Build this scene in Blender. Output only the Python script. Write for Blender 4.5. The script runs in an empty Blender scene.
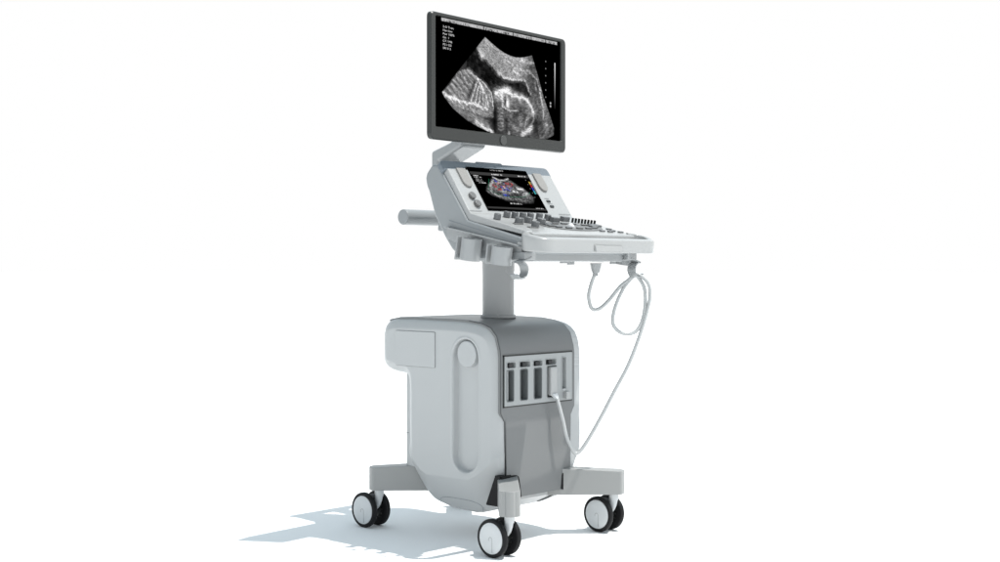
import bpy, bmesh, math, random
import numpy as np
from mathutils import Vector, Matrix
random.seed(4); rng = np.random.RandomState(7)
S = bpy.context.scene; COL = S.collection
PI = math.pi

# ------------------------------------------------------------------ camera
cam = bpy.data.cameras.new('camera'); camo = bpy.data.objects.new('camera', cam); COL.objects.link(camo)
S.camera = camo
cam.sensor_width = 36; cam.lens = 48.24; cam.clip_end = 500
camo.location = (-3.417, -3.287, 0.937)
camo.rotation_euler = (math.radians(90 - 0.684), 0, math.radians(43.38 - 90))

# ------------------------------------------------------------------ world: white studio surround, soft blue-white from above
w = bpy.data.worlds.new('World'); S.world = w; w.use_nodes = True
nt = w.node_tree; nt.nodes.clear()
wo = nt.nodes.new('ShaderNodeOutputWorld'); bg = nt.nodes.new('ShaderNodeBackground')
tc = nt.nodes.new('ShaderNodeTexCoord'); sp = nt.nodes.new('ShaderNodeSeparateXYZ'); cr = nt.nodes.new('ShaderNodeValToRGB')
nt.links.new(tc.outputs['Generated'], sp.inputs[0]); nt.links.new(sp.outputs['Z'], cr.inputs[0])
nt.links.new(bg.outputs[0], wo.inputs[0])
bg.inputs[1].default_value = 1.0
e = cr.color_ramp.elements                     # side towards the back wall: a lit white sweep
e[0].position = 0.0; e[0].color = (1, 1, 1, 1)
e[1].position = 1.0; e[1].color = (0.48, 0.60, 0.68, 1)
for p_, c_ in ((0.24, (1, 1, 1)), (0.42, (1.15, 1.30, 1.38)), (0.66, (0.95, 1.12, 1.22))):
    q_ = cr.color_ramp.elements.new(p_); q_.color = (*c_, 1)
cb = nt.nodes.new('ShaderNodeValToRGB')        # side behind the camera: dimmer
nt.links.new(sp.outputs['Z'], cb.inputs[0])
e = cb.color_ramp.elements
e[0].position = 0.0; e[0].color = (0.74, 0.75, 0.76, 1)
e[1].position = 1.0; e[1].color = (0.48, 0.60, 0.68, 1)
q_ = cb.color_ramp.elements.new(0.3); q_.color = (0.60, 0.66, 0.70, 1)
dt = nt.nodes.new('ShaderNodeVectorMath'); dt.operation = 'DOT_PRODUCT'; dt.inputs[1].default_value = (0.985, 0.175, 0)
nt.links.new(tc.outputs['Generated'], dt.inputs[0])
mr_ = nt.nodes.new('ShaderNodeMapRange'); mr_.interpolation_type = 'SMOOTHSTEP'; mr_.inputs[1].default_value = -0.35; mr_.inputs[2].default_value = 0.45
nt.links.new(dt.outputs['Value'], mr_.inputs[0])
mx = nt.nodes.new('ShaderNodeMix'); mx.data_type = 'RGBA'
nt.links.new(mr_.outputs[0], mx.inputs[0]); nt.links.new(cb.outputs[0], mx.inputs[6]); nt.links.new(cr.outputs[0], mx.inputs[7])
nt.links.new(mx.outputs[2], bg.inputs[0])

# ------------------------------------------------------------------ sun
sl = bpy.data.lights.new('sun', 'SUN'); so = bpy.data.objects.new('sun', sl); COL.objects.link(so)
sl.energy = 3.8; sl.angle = math.radians(0.6); sl.color = (1.0, 0.975, 0.94)
so.rotation_euler = Vector((0.20, -0.325, 1.0)).to_track_quat('Z', 'Y').to_euler()

S.view_settings.view_transform = 'Standard'; S.view_settings.look = 'None'
S.view_settings.exposure = 0; S.view_settings.gamma = 1

# ------------------------------------------------------------------ materials
def mat(name, col, rough=0.4, spec=0.5, metal=0.0, grain=0.03):
    m = bpy.data.materials.new(name); m.use_nodes = True
    n = m.node_tree; b = n.nodes['Principled BSDF']
    b.inputs['Roughness'].default_value = rough; b.inputs['Metallic'].default_value = metal
    b.inputs['Specular IOR Level'].default_value = spec
    b.inputs['Base Color'].default_value = (*col, 1)
    if grain:
        t = n.nodes.new('ShaderNodeTexCoord'); no = n.nodes.new('ShaderNodeTexNoise')
        no.inputs['Scale'].default_value = 900; no.inputs['Detail'].default_value = 2
        n.links.new(t.outputs['Object'], no.inputs['Vector'])
        bp = n.nodes.new('ShaderNodeBump'); bp.inputs['Strength'].default_value = grain; bp.inputs['Distance'].default_value = 0.001
        n.links.new(no.outputs['Fac'], bp.inputs['Height']); n.links.new(bp.outputs[0], b.inputs['Normal'])
        # very slight mottling of the moulded plastic
        n2 = n.nodes.new('ShaderNodeTexNoise'); n2.inputs['Scale'].default_value = 14; n2.inputs['Detail'].default_value = 4
        n.links.new(t.outputs['Object'], n2.inputs['Vector'])
        mr = n.nodes.new('ShaderNodeMapRange'); mr.inputs[3].default_value = rough - 0.04; mr.inputs[4].default_value = rough + 0.05
        n.links.new(n2.outputs['Fac'], mr.inputs[0]); n.links.new(mr.outputs[0], b.inputs['Roughness'])
    return m
M = dict(
    shell=mat('pale grey plastic', (0.44, 0.452, 0.455), 0.34),
    white=mat('white plastic', (0.385, 0.389, 0.387), 0.22),
    grey=mat('mid grey plastic', (0.165, 0.170, 0.172), 0.36),
    housing=mat('cool grey plastic', (0.265, 0.280, 0.288), 0.30),
    hood=mat('slate grey plastic', (0.155, 0.18, 0.205), 0.38),
    column=mat('grey painted metal', (0.27, 0.276, 0.278), 0.26),
    leg=mat('light grey plastic', (0.30, 0.304, 0.300), 0.40),
    rail=mat('silver plastic', (0.30, 0.31, 0.315), 0.18, 0.8),
    knob=mat('dark grey rubber', (0.14, 0.143, 0.147), 0.30),
    padm=mat('grey key plastic', (0.145, 0.144, 0.142), 0.36),
    speaker=mat('warm grey mesh', (0.27, 0.262, 0.25), 0.55),
    black=mat('black rubber', (0.008, 0.008, 0.009), 0.6, 0.25),
    dark=mat('charcoal plastic', (0.021, 0.0225, 0.021), 0.36),
    hub=mat('white hub plastic', (0.58, 0.60, 0.61), 0.32),
    cable=mat('grey cable sheath', (0.46, 0.47, 0.47), 0.25, grain=0),
    metal=mat('brushed pin metal', (0.5, 0.5, 0.5), 0.35, metal=1.0, grain=0),
    slot=mat('socket dark plastic', (0.02, 0.02, 0.022), 0.6),
    pocket=mat('recess plastic', (0.13, 0.14, 0.143), 0.5),
    ball=mat('pearl white ball', (0.8, 0.8, 0.8), 0.15, grain=0),
    floor=mat('white studio floor', (0.92, 0.92, 0.92), 0.9, 0.0, grain=0),
)
def emis_mat(name, strength=1.0, col=None):
    m = bpy.data.materials.new(name); m.use_nodes = True
    n = m.node_tree; b = n.nodes['Principled BSDF']
    b.inputs['Base Color'].default_value = (0.0, 0.0, 0.0, 1); b.inputs['Roughness'].default_value = 0.35
    b.inputs['Specular IOR Level'].default_value = 0.0
    b.inputs['Emission Strength'].default_value = strength
    if col: b.inputs['Emission Color'].default_value = (*col, 1)
    else:
        a = n.nodes.new('ShaderNodeAttribute'); a.attribute_name = 'pixels'
        n.links.new(a.outputs['Color'], b.inputs['Emission Color'])
    return m
M['screen'] = emis_mat('lit screen'); M['text'] = emis_mat('lit lettering', 0.75, (1, 1, 1))

# ------------------------------------------------------------------ helpers
def link(name, me, m, parent=None, bevel=0, seg=3, smooth=40, angle=35):
    me.materials.clear(); me.materials.append(m)
    o = bpy.data.objects.new(name, me); COL.objects.link(o)
    if parent is not None: o.parent = parent
    for p in me.polygons: p.use_smooth = True
    if bevel:
        b = o.modifiers.new('bevel', 'BEVEL'); b.width = bevel; b.segments = seg
        b.limit_method = 'ANGLE'; b.angle_limit = math.radians(angle); b.harden_normals = True
        for p in me.polygons: p.use_smooth = True
        me.set_sharp_from_angle(angle=math.radians(80))
    else:
        me.set_sharp_from_angle(angle=math.radians(smooth))
    return o
def frombm(name, bm, m, parent=None, **k):
    bmesh.ops.recalc_face_normals(bm, faces=bm.faces)
    me = bpy.data.meshes.new(name); bm.to_mesh(me); bm.free()
    return link(name, me, m, parent, **k)
def box(bm, c, s, rot=None):
    r = bmesh.ops.create_cube(bm, size=1)
    mt = Matrix.Translation(c) @ (rot.to_4x4() if rot else Matrix()) @ Matrix.Diagonal((*s, 1))
    bmesh.ops.transform(bm, matrix=mt, verts=r['verts']); return r['verts']
def cyl(bm, c, r1, h, axis=(0, 0, 1), r2=None, n=40):
    r = bmesh.ops.create_cone(bm, cap_ends=True, segments=n, radius1=r1, radius2=r1 if r2 is None else r2, depth=h)
    q = Vector(axis).normalized().to_track_quat('Z', 'Y').to_matrix().to_4x4()
    bmesh.ops.transform(bm, matrix=Matrix.Translation(c) @ q, verts=r['verts']); return r['verts']
def prism(bm, poly, f0, f1):
    """poly: 2D points; f0/f1 map a 2D point to the two 3D ends"""
    a = [bm.verts.new(f0(*p)) for p in poly]; b = [bm.verts.new(f1(*p)) for p in poly]
    n = len(poly)
    bm.faces.new(a); bm.faces.new(b[::-1])
    for i in range(n): bm.faces.new([a[i], b[i], b[(i+1) % n], a[(i+1) % n]])
def xprism(bm, poly, x0, x1): prism(bm, poly, lambda y, z: (x0, y, z), lambda y, z: (x1, y, z))
def roundpoly(pts, radii, n=7):
    """round the corners of a polygon"""
    out = []; N = len(pts)
    for i, p in enumerate(pts):
        r = radii[i] if isinstance(radii, (list, tuple)) else radii
        p = Vector(p); a = Vector(pts[i-1]); b = Vector(pts[(i+1) % N])
        u = (a-p); v = (b-p); lu, lv = u.length, v.length; u.normalize(); v.normalize()
        if r <= 0: out.append(tuple(p)); continue
        ang = math.acos(max(-1, min(1, u.dot(v)))); d = min(r/math.tan(ang/2), lu*0.49, lv*0.49)
        p0 = p+u*d; p1 = p+v*d
        for k in range(n+1):
            t = k/n; out.append(tuple((1-t)**2*p0+2*t*(1-t)*p+t*t*p1))
    return out
def sweep(bm, path, section, frames=None, cap=True):
    """sweep a closed 2D section along a 3D path; frames gives (side, up) per point"""
    rings = []
    for i, p in enumerate(path):
        p = Vector(p)
        if frames: sd, up = frames[i]
        rings.append([bm.verts.new(p+sd*a+up*b) for a, b in (section(i) if callable(section) else section)])
    n = len(rings[0])
    for i in range(len(rings)-1):
        for k in range(n):
            bm.faces.new([rings[i][k], rings[i][(k+1) % n], rings[i+1][(k+1) % n], rings[i+1][k]])
    if cap: bm.faces.new(rings[0][::-1]); bm.faces.new(rings[-1])
def catmull(pts, k=8):
    P = [Vector(p) for p in pts]; P = [2*P[0]-P[1]]+P+[2*P[-1]-P[-2]]; out = []
    for i in range(1, len(P)-2):
        a, b, c, d = P[i-1:i+3]
        for j in range(k):
            t = j/k
            out.append(0.5*((2*b)+(c-a)*t+(2*a-5*b+4*c-d)*t*t+(3*b-a-3*c+d)*t**3))
    out.append(P[-2]); return out
def tube(bm, pts, r, n=12, k=8):
    path = catmull(pts, k) if k else [Vector(p) for p in pts]
    fr = []; up = Vector((0.3, 0.9, 0.2))
    for i, p in enumerate(path):
        t = (path[min(i+1, len(path)-1)]-path[max(i-1, 0)]).normalized()
        up = (up-t*up.dot(t)).normalized(); fr.append((up.cross(t), up))
    sec = [(r*math.cos(2*PI*j/n), r*math.sin(2*PI*j/n)) for j in range(n)]
    sweep(bm, path, sec, fr)
def dup(o, dl=(0, 0, 0), parent=None):
    c = o.copy(); COL.objects.link(c); c.parent = parent if parent is not None else o.parent
    c.location = Vector(o.location)+Vector(dl)
    for g in list(o.children):
        d = g.copy(); COL.objects.link(d); d.parent = c
    return c

# ------------------------------------------------------------------ setting
bm = bmesh.new(); bmesh.ops.create_grid(bm, x_segments=1, y_segments=1, size=150)
fl = frombm('floor', bm, M['floor']); fl['kind'] = 'structure'

# ------------------------------------------------------------------ the machine
R = bpy.data.objects.new('ultrasound_machine', None); COL.objects.link(R)
R.empty_display_size = 0.2
R['label'] = 'pale grey wheeled medical scanner cart with dark monitor above a sloping control console'
R['category'] = 'ultrasound machine'

# ---- cabinet outline in (y, z)
P = [(-.246, .148), (-.246, .58), (-.243, .655), (-.228, .70), (-.20, .727), (-.16, .741), (-.10, .748), (0, .750), (.249, .750),
     (.295, .744), (.322, .728), (.334, .70), (.338, .66), (.336, .60), (.328, .58), (.310, .566), (.282, .557), (.222, .553), (.206, .545),
     (.201, .53), (.201, .40), (.199, .31), (.194, .262), (.182, .225), (.163, .180), (.143, .148), (.118, .122), (.085, .108), (-.005, .086), (-.085, .086), (-.110, .091), (-.20, .126)]
for _ in range(2):      # soften the outline
    Q = []
    for (a0, a1), (b0, b1) in zip(P, P[1:]+P[:1]): Q += [(a0*.75+b0*.25, a1*.75+b1*.25), (a0*.25+b0*.75, a1*.25+b1*.75)]
    P = Q
PA = np.array(P)
def sdf(pts, poly):
    d2 = np.full(len(pts), 1e9); near = np.zeros_like(pts); inside = np.zeros(len(pts), bool)
    n = len(poly)
    for i in range(n):
        a, b = poly[i], poly[(i+1) % n]; ab = b-a
        t = np.clip(((pts-a)@ab)/(ab@ab), 0, 1); q = a+t[:, None]*ab
        dd = ((pts-q)**2).sum(1); m = dd < d2; d2[m] = dd[m]; near[m] = q[m]
        c = (a[1] > pts[:, 1]) != (b[1] > pts[:, 1])
        with np.errstate(divide='ignore', invalid='ignore'):
            xi = (b[0]-a[0])*(pts[:, 1]-a[1])/(b[1]-a[1])+a[0]
        inside ^= c & (pts[:, 0] < xi)
    return np.where(inside, 1, -1)*np.sqrt(d2), near
def sstep(a, b, x):
    t = np.clip((x-a)/(b-a), 0, 1); return t*t*(3-2*t)
def shell_mesh(sign):
    st = 0.0026
    ys = np.arange(-.2475, .3395, st); zs = np.arange(.0985, .7515, st)
    Y, Z = np.meshgrid(ys, zs); pts = np.stack([Y.ravel(), Z.ravel()], 1)
    d, near = sdf(pts, PA)
    snap = (d < st*0.75) & (d > -st*1.5)
    pts2 = pts.copy(); pts2[snap] = near[snap]; d = np.where(snap, 0, d)
    y, z = pts2[:, 0], pts2[:, 1]
    dd = np.clip(d, 0, None)
    # edge treatment: tight round on a wide shallow chamfer
    inn = .021*np.clip(1-dd/.036, 0, 1)**1.15*sstep(.24, .33, z)*(1 if sign < 0 else sstep(-.235, -.12, y))
    r = .014 if sign < 0 else .0075; q = np.clip(1-dd/r, 0, 1); inn += r*(1-np.sqrt(1-q*q))
    # front rolls inwards
    fr = np.clip((-.150-y)/.095, 0, 1); inn += (.013 if sign < 0 else 0)*fr**1.8
    # tucked-in foot below a soft crease
    zc = .214+.085*np.clip((-.10-y)/.13, 0, 1)**1.5+.10*np.clip((y-.09)/.12, 0, 1)**1.5
    tk = np.clip(zc-z, 0, None); inn += .52*(np.sqrt(tk*tk+.005**2)-.005)
    # long rounded groove
    gy, gz0, gz1, hw = -.100, .297, .628, .0605
    cz = np.clip(z, gz0, gz1); dg = hw-np.sqrt((y-gy)**2+(z-cz)**2)
    depth = .020*sstep(0, .0075, dg); inn += depth
    inn -= .0022*np.exp(-((dg+.004)/.004)**2)
    x = sign*((.2150 if sign < 0 else .2170)-inn)
    keep = d >= 0
    idx = -np.ones(len(y), int); idx[keep] = np.arange(keep.sum())
    V = np.stack([x, y, z], 1)[keep].tolist()
    H, W = Y.shape; F = []
    for i in range(H-1):
        for j in range(W-1):
            q_ = [idx[i*W+j], idx[i*W+j+1], idx[(i+1)*W+j+1], idx[(i+1)*W+j]]
            q_ = [int(v) for v in q_ if v >= 0]
            if len(q_) >= 3: F.append(q_ if sign > 0 else q_[::-1])
    # return wall from the rim in to the core
    bd = {}
    for f in F:
        for a, b in zip(f, f[1:]+f[:1]):
            if (b, a) in bd: del bd[(b, a)]
            else: bd[(a, b)] = 1
    base = {}
    for a, b in bd:
        for v in (a, b):
            if v not in base:
                base[v] = len(V); p = V[v]
                bx_ = .1785 if (sign < 0 and p[2] > .44) else .150
                V.append([sign*min(bx_, abs(p[0])-(.008 if bx_ > .16 else .030)), p[1], p[2]])
    for a, b in bd: F.append([b, a, base[a], base[b]])
    me = bpy.data.meshes.new('side_panel'); me.from_pydata(V, [], F); me.validate(); me.update()
    return me
for sgn in (-1, 1):
    sp_ = link('side_panel', shell_mesh(sgn), M['shell'], R, smooth=50)
    bm = bmesh.new()
    pl = roundpoly([(.046, .583), (.248, .583), (.248, .705), (.046, .705)], .005)
    xprism(bm, pl, sgn*.2130, sgn*.2185)
    frombm('access_cover', bm, M['shell'], sp_, bevel=.0012, seg=2)
    bm = bmesh.new(); q_ = roundpoly([(.045, .582), (.249, .582), (.249, .706), (.045, .706)], .006)
    tube(bm, [(sgn*.2150, y, z) for y, z in q_+q_[:1]], .0008, n=6, k=0); frombm('cover_outline', bm, M['column'], sp_)
    # outline of the small hatch at the foot, lying on the surface
    vs = np.array([v.co[:] for v in sp_.data.vertices]); vs = vs[np.abs(vs[:, 0]) > .1605]
    pts = []
    for t in np.linspace(0, PI, 41):
        ca, sa = math.cos(t), math.sin(t)
        y = -.030+.102*math.copysign(abs(ca)**.55, ca); z = .102+.034*abs(sa)**.6+.02*(y+.03)*0
        k = np.argsort((vs[:, 1]-y)**2+(vs[:, 2]-z)**2)[:3]
        pts.append((vs[k, 0].mean(), y, z))
    bm = bmesh.new(); tube(bm, pts, .0009, n=6, k=0); frombm('hatch_line', bm, M['hood'], sp_)
    bm = bmesh.new(); cyl(bm, (sgn*.205, -.106, .637), .046, .022, (sgn, 0, 0), r2=.044, n=64)
    frombm('round_cap', bm, M['shell'], sp_, bevel=.003)

# core and front cover
bm = bmesh.new()
inner = [(-.205, .225), (-.205, .60), (-.200, .66), (-.185, .70), (-.15, .725), (-.10, .738), (.25, .740), (.30, .725), (.322, .69), (.322, .60), (.305, .575), (.223, .560), (.223, .345)]
xprism(bm, inner+[(.223, .225)], -.186, .186)
xprism(bm, [(-.205, .2252), (.2228, .2252), (.175, .190), (.135, .150), (.09, .118), (0, .0915), (-.08, .0895), (-.112, .094), (-.19, .1275), (-.212, .140), (-.212, .2252)], -.138, .138)
frombm('cabinet_core', bm, M['shell'], R, smooth=30)
bm = bmesh.new(); box(bm, (0, .217, .342), (.3724, .0124, .0016)); frombm('core_seam', bm, M['dark'], R)
path = [(.31, .7425), (.249, .7525), (0, .7525), (-.10, .7505), (-.16, .7435), (-.202, .7295), (-.2305, .702), (-.2455, .656), (-.2490, .629), (-.2490, .472), (-.2490, .445), (-.2490, .415), (-.2490, .30), (-.2490, .20), (-.247, .158)]
path = [tuple(p) for p in path]
wid = [.180, .184, .186, .187, .187, .187, .187, .187, .187, .187, .187, .168, .166, .164, .150]
bm = bmesh.new()
rows = []
for i, ((y, z), hw) in enumerate(zip(path, wid)):
    a = path[max(i-1, 0)]; b = path[min(i+1, len(path)-1)]
    t = Vector((b[0]-a[0], b[1]-a[1])).normalized(); nrm = Vector((t.y, -t.x))
    if nrm.dot(Vector((y-.02, z-.4))) < 0: nrm = -nrm
    sec = [(-hw, -.014), (-hw, -.002), (-hw+.0025, 0), (-.149 if hw < .16 else -.1665, 0), (.139 if hw < .16 else .1455, 0), (hw-.0025, 0), (hw, -.002), (hw, -.014)]
    sec = [(u-.0085, v) for u, v in sec]
    rows.append([bm.verts.new((u, y+nrm.x*v, z+nrm.y*v)) for u, v in sec])
for i in range(len(rows)-1):
    for k in range(7):
        if k == 3 and path[i][1] == .629: continue       # opening behind the connector panel
        bm.faces.new([rows[i][k], rows[i][k+1], rows[i+1][k+1], rows[i+1][k]])
bm.faces.new(rows[-1])
fc = frombm('front_cover', bm, M['grey'], R, smooth=35)
for e_ in (-1, 1):       # dark joint line down each side of the cover
    pth = []
    for i, ((y, z), hw) in enumerate(zip(path[1:-1], wid[1:-1])):
        if i < 2: continue
        a = path[i]; b = path[i+2]; t = Vector((b[0]-a[0], b[1]-a[1])).normalized(); nrm = Vector((t.y, -t.x))
        if nrm.dot(Vector((y-.02, z-.4))) < 0: nrm = -nrm
        pth.append((e_*(hw+.0006)-.0085, y-nrm.x*.0028, z-nrm.y*.0028))
    bm = bmesh.new(); tube(bm, pth, .0009, n=8, k=0); frombm('cover_joint', bm, M['slot'], fc)

# ---- connector panel with pockets (grid plate with the pockets left open)
def plate(bm, xs, zs, holes, y, depth, yb):
    """front at y; pockets run back to y+depth[hole]; outer rim runs back to yb"""
    X = sorted(set(round(v, 5) for v in xs)); Z = sorted(set(round(v, 5) for v in zs))
    inh = lambda cx, cz: next((h for h in holes if h[0] < cx < h[1] and h[2] < cz < h[3]), None)
    vc = {}
    def v(x, yy, z):
        k = (round(x, 5), round(yy, 5), round(z, 5))
        if k not in vc: vc[k] = bm.verts.new(k)
        return vc[k]
    for i in range(len(X)-1):
        for j in range(len(Z)-1):
            if inh((X[i]+X[i+1])/2, (Z[j]+Z[j+1])/2) is None:
                bm.faces.new([v(X[i], y, Z[j]), v(X[i+1], y, Z[j]), v(X[i+1], y, Z[j+1]), v(X[i], y, Z[j+1])])
    return X, Z
tall = [(-.165+.003, -.131, .484, .586), (-.096, -.062, .484, .586), (-.027, .009, .484, .586), (.040, .086, .484, .590)]
small = [(-.163, -.121, .594, .613), (-.101, -.049, .594, .613), (-.032, .013, .594, .613), (.030, .085, .595, .614)]
groove = [(.116, .137, .506, .618)]
YP = -.2545
bm = bmesh.new()
hol = tall+small+groove
plate(bm, [-.1725, .1705]+[h[0] for h in hol]+[h[1] for h in hol], [.468, .633]+[h[2] for h in hol]+[h[3] for h in hol], hol, YP, None, None)
def quad(bm, *p): bm.faces.new([bm.verts.new(q) for q in p])
x0, x1, z0, z1 = -.1725, .1705, .468, .633
for a, b in (((x0, z0), (x1, z0)), ((x1, z0), (x1, z1)), ((x1, z1), (x0, z1)), ((x0, z1), (x0, z0))):
    quad(bm, (a[0], YP, a[1]), (b[0], YP, b[1]), (b[0], -.2415, b[1]), (a[0], -.2415, a[1]))
bmesh.ops.remove_doubles(bm, verts=bm.verts, dist=1e-5)
me = bpy.data.meshes.new('connector_panel'); bmesh.ops.recalc_face_normals(bm, faces=bm.faces); bm.to_mesh(me); bm.free()
M['port'] = mat('port frame plastic', (.33, .342, .345), .35)
cp = link('connector_panel', me, M['port'], R, bevel=.0022, seg=3); cp.location.x = -.0115
def pocket(h, dep, m, name='connector_slot', rr=.005):
    """a rounded cup set into the plate, with a small lip that covers the square cut"""
    x0, x1, z0, z1 = h; bm = bmesh.new()
    def ring(g, r, y):
        pl = roundpoly([(x0-g, z0-g), (x1+g, z0-g), (x1+g, z1+g), (x0-g, z1+g)], r, 5)
        return [bm.verts.new((a, y, b)) for a, b in pl]
    rs = [ring(.0032, rr+.003, YP+.0005), ring(.0026, rr+.003, YP-.0012), ring(.0002, rr, YP-.0014), ring(-.0010, rr, YP+.002), ring(-.0014, rr, YP+dep)]
    n = len(rs[0])
    for a, b in zip(rs, rs[1:]):
        for k in range(n): bm.faces.new([a[k], a[(k+1) % n], b[(k+1) % n], b[k]])
    bm.faces.new(rs[-1])
    return frombm(name, bm, m, cp, smooth=35)
bm = bmesh.new()  # thin dark frame: the shadow line round the panel, put in as colour
for c_, s_ in (((-.1745, .5505), (.004, .173)), ((.1725, .5505), (.004, .173)), ((-.001, .4655), (.351, .005)), ((-.001, .6355), (.351, .005))):
    box(bm, (c_[0], -.2478, c_[1]), (s_[0], .007, s_[1]))
frombm('panel_shade_line', bm, M['dark'], cp)
for h in tall: pocket(h, .036, M['pocket'])
for h in small:
    pocket(h, .014, M['port'], 'socket_recess')
    bm = bmesh.new(); cx = (h[0]+h[1])/2; cz = (h[2]+h[3])/2
    box(bm, (cx, YP+.006, cz), (.020, .012, .0135))
    frombm('socket', bm, M['slot'], cp, bevel=.0015, seg=2)
pocket(groove[0], .012, M['port'], 'lever_groove')
bm = bmesh.new(); box(bm, (.1345, YP-.006, .4865), (.021, .018, .026))
frombm('lock_knob', bm, M['white'], cp, bevel=.004)
bm = bmesh.new(); box(bm, (.127, YP+.0005, .5035), (.014, .006, .010)); frombm('lock_tab', bm, M['shell'], cp, bevel=.001, seg=2)

# ---- column
bm = bmesh.new(); cyl(bm, (0, -.05, .853), .0565, .215, n=64)
frombm('column', bm, M['column'], R)
bm = bmesh.new(); cyl(bm, (0, -.05, .757), .0625, .012, n=64)
frombm('column_collar', bm, M['column'], R, bevel=.003)

# ---- legs and casters
piv = {(-1, -1): (-.290, -.374), (1, -1): (.268, -.355), (-1, 1): (-.243, .305), (1, 1): (.262, .315)}
def leg(px, py, sx, sy):
    # axis runs on the diagonal from inside the cabinet to the pivot
    a = Vector((px-sx*.185, py-sy*.185, 0)); b = Vector((px, py, 0)); d = (b-a).normalized(); sd = Vector((-d.y, d.x, 0))
    end = b+d*.034; L = (end-a).length; hw = .034
    out = [(0, -hw), (L-.018, -hw)]+[(L-.018+.014*math.sin(t), -hw+.018-.018*math.cos(t)) for t in np.linspace(.2, PI/2, 7)]
    # slightly bowed nose
    nose = [(L-.004+.006*math.cos(t), (hw-.018)*math.sin(t)) for t in np.linspace(-1.2, 1.2, 9)]
    pts = out+nose+[(p, -q) for p, q in reversed(out)]
    bm = bmesh.new()
    f = lambda z: (lambda u, v: tuple(a+d*u+sd*v+Vector((0, 0, z(u)))))
    top = lambda u: .219+.010*max(0, (L-u)-.03)/L*1.6
    prism(bm, pts, f(lambda u: .137), f(top))
    o = frombm('leg', bm, M['leg'], R, bevel=.0035, angle=50)
    # black rubber gasket lying on the two cabinet faces round the leg root
    if sy < 0:
        bm = bmesh.new()
        prism(bm, roundpoly([(sx*(.098 if sx < 0 else .108), .158), (sx*.160, .152), (sx*.160, .236 if sx < 0 else .222), (sx*.112, .233 if sx < 0 else .220)], [.004, 0, 0, .02]), lambda x, z: (x, -.2375, z), lambda x, z: (x, -.2515, z))
        prism(bm, roundpoly([(sx*.160, .150), (sx*.199, .150), (sx*.199, .238 if sx < 0 else .222), (sx*.160, .238 if sx < 0 else .222)], 0), lambda x, z: (x, -.2225, z), lambda x, z: (x, -.2530, z))
        if sx < 0: prism(bm, roundpoly([(-.186, .137), (-.250, .137), (-.250, .238), (-.228, .236)], [.004, 0, 0, .01]), lambda y, z: (sx*.150, y, z), lambda y, z: (sx*.2045, y, z))
        frombm('leg_gasket', bm, M['black'], R, smooth=30)
for (sx, sy), (px, py) in piv.items(): leg(px, py, sx, sy)

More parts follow.
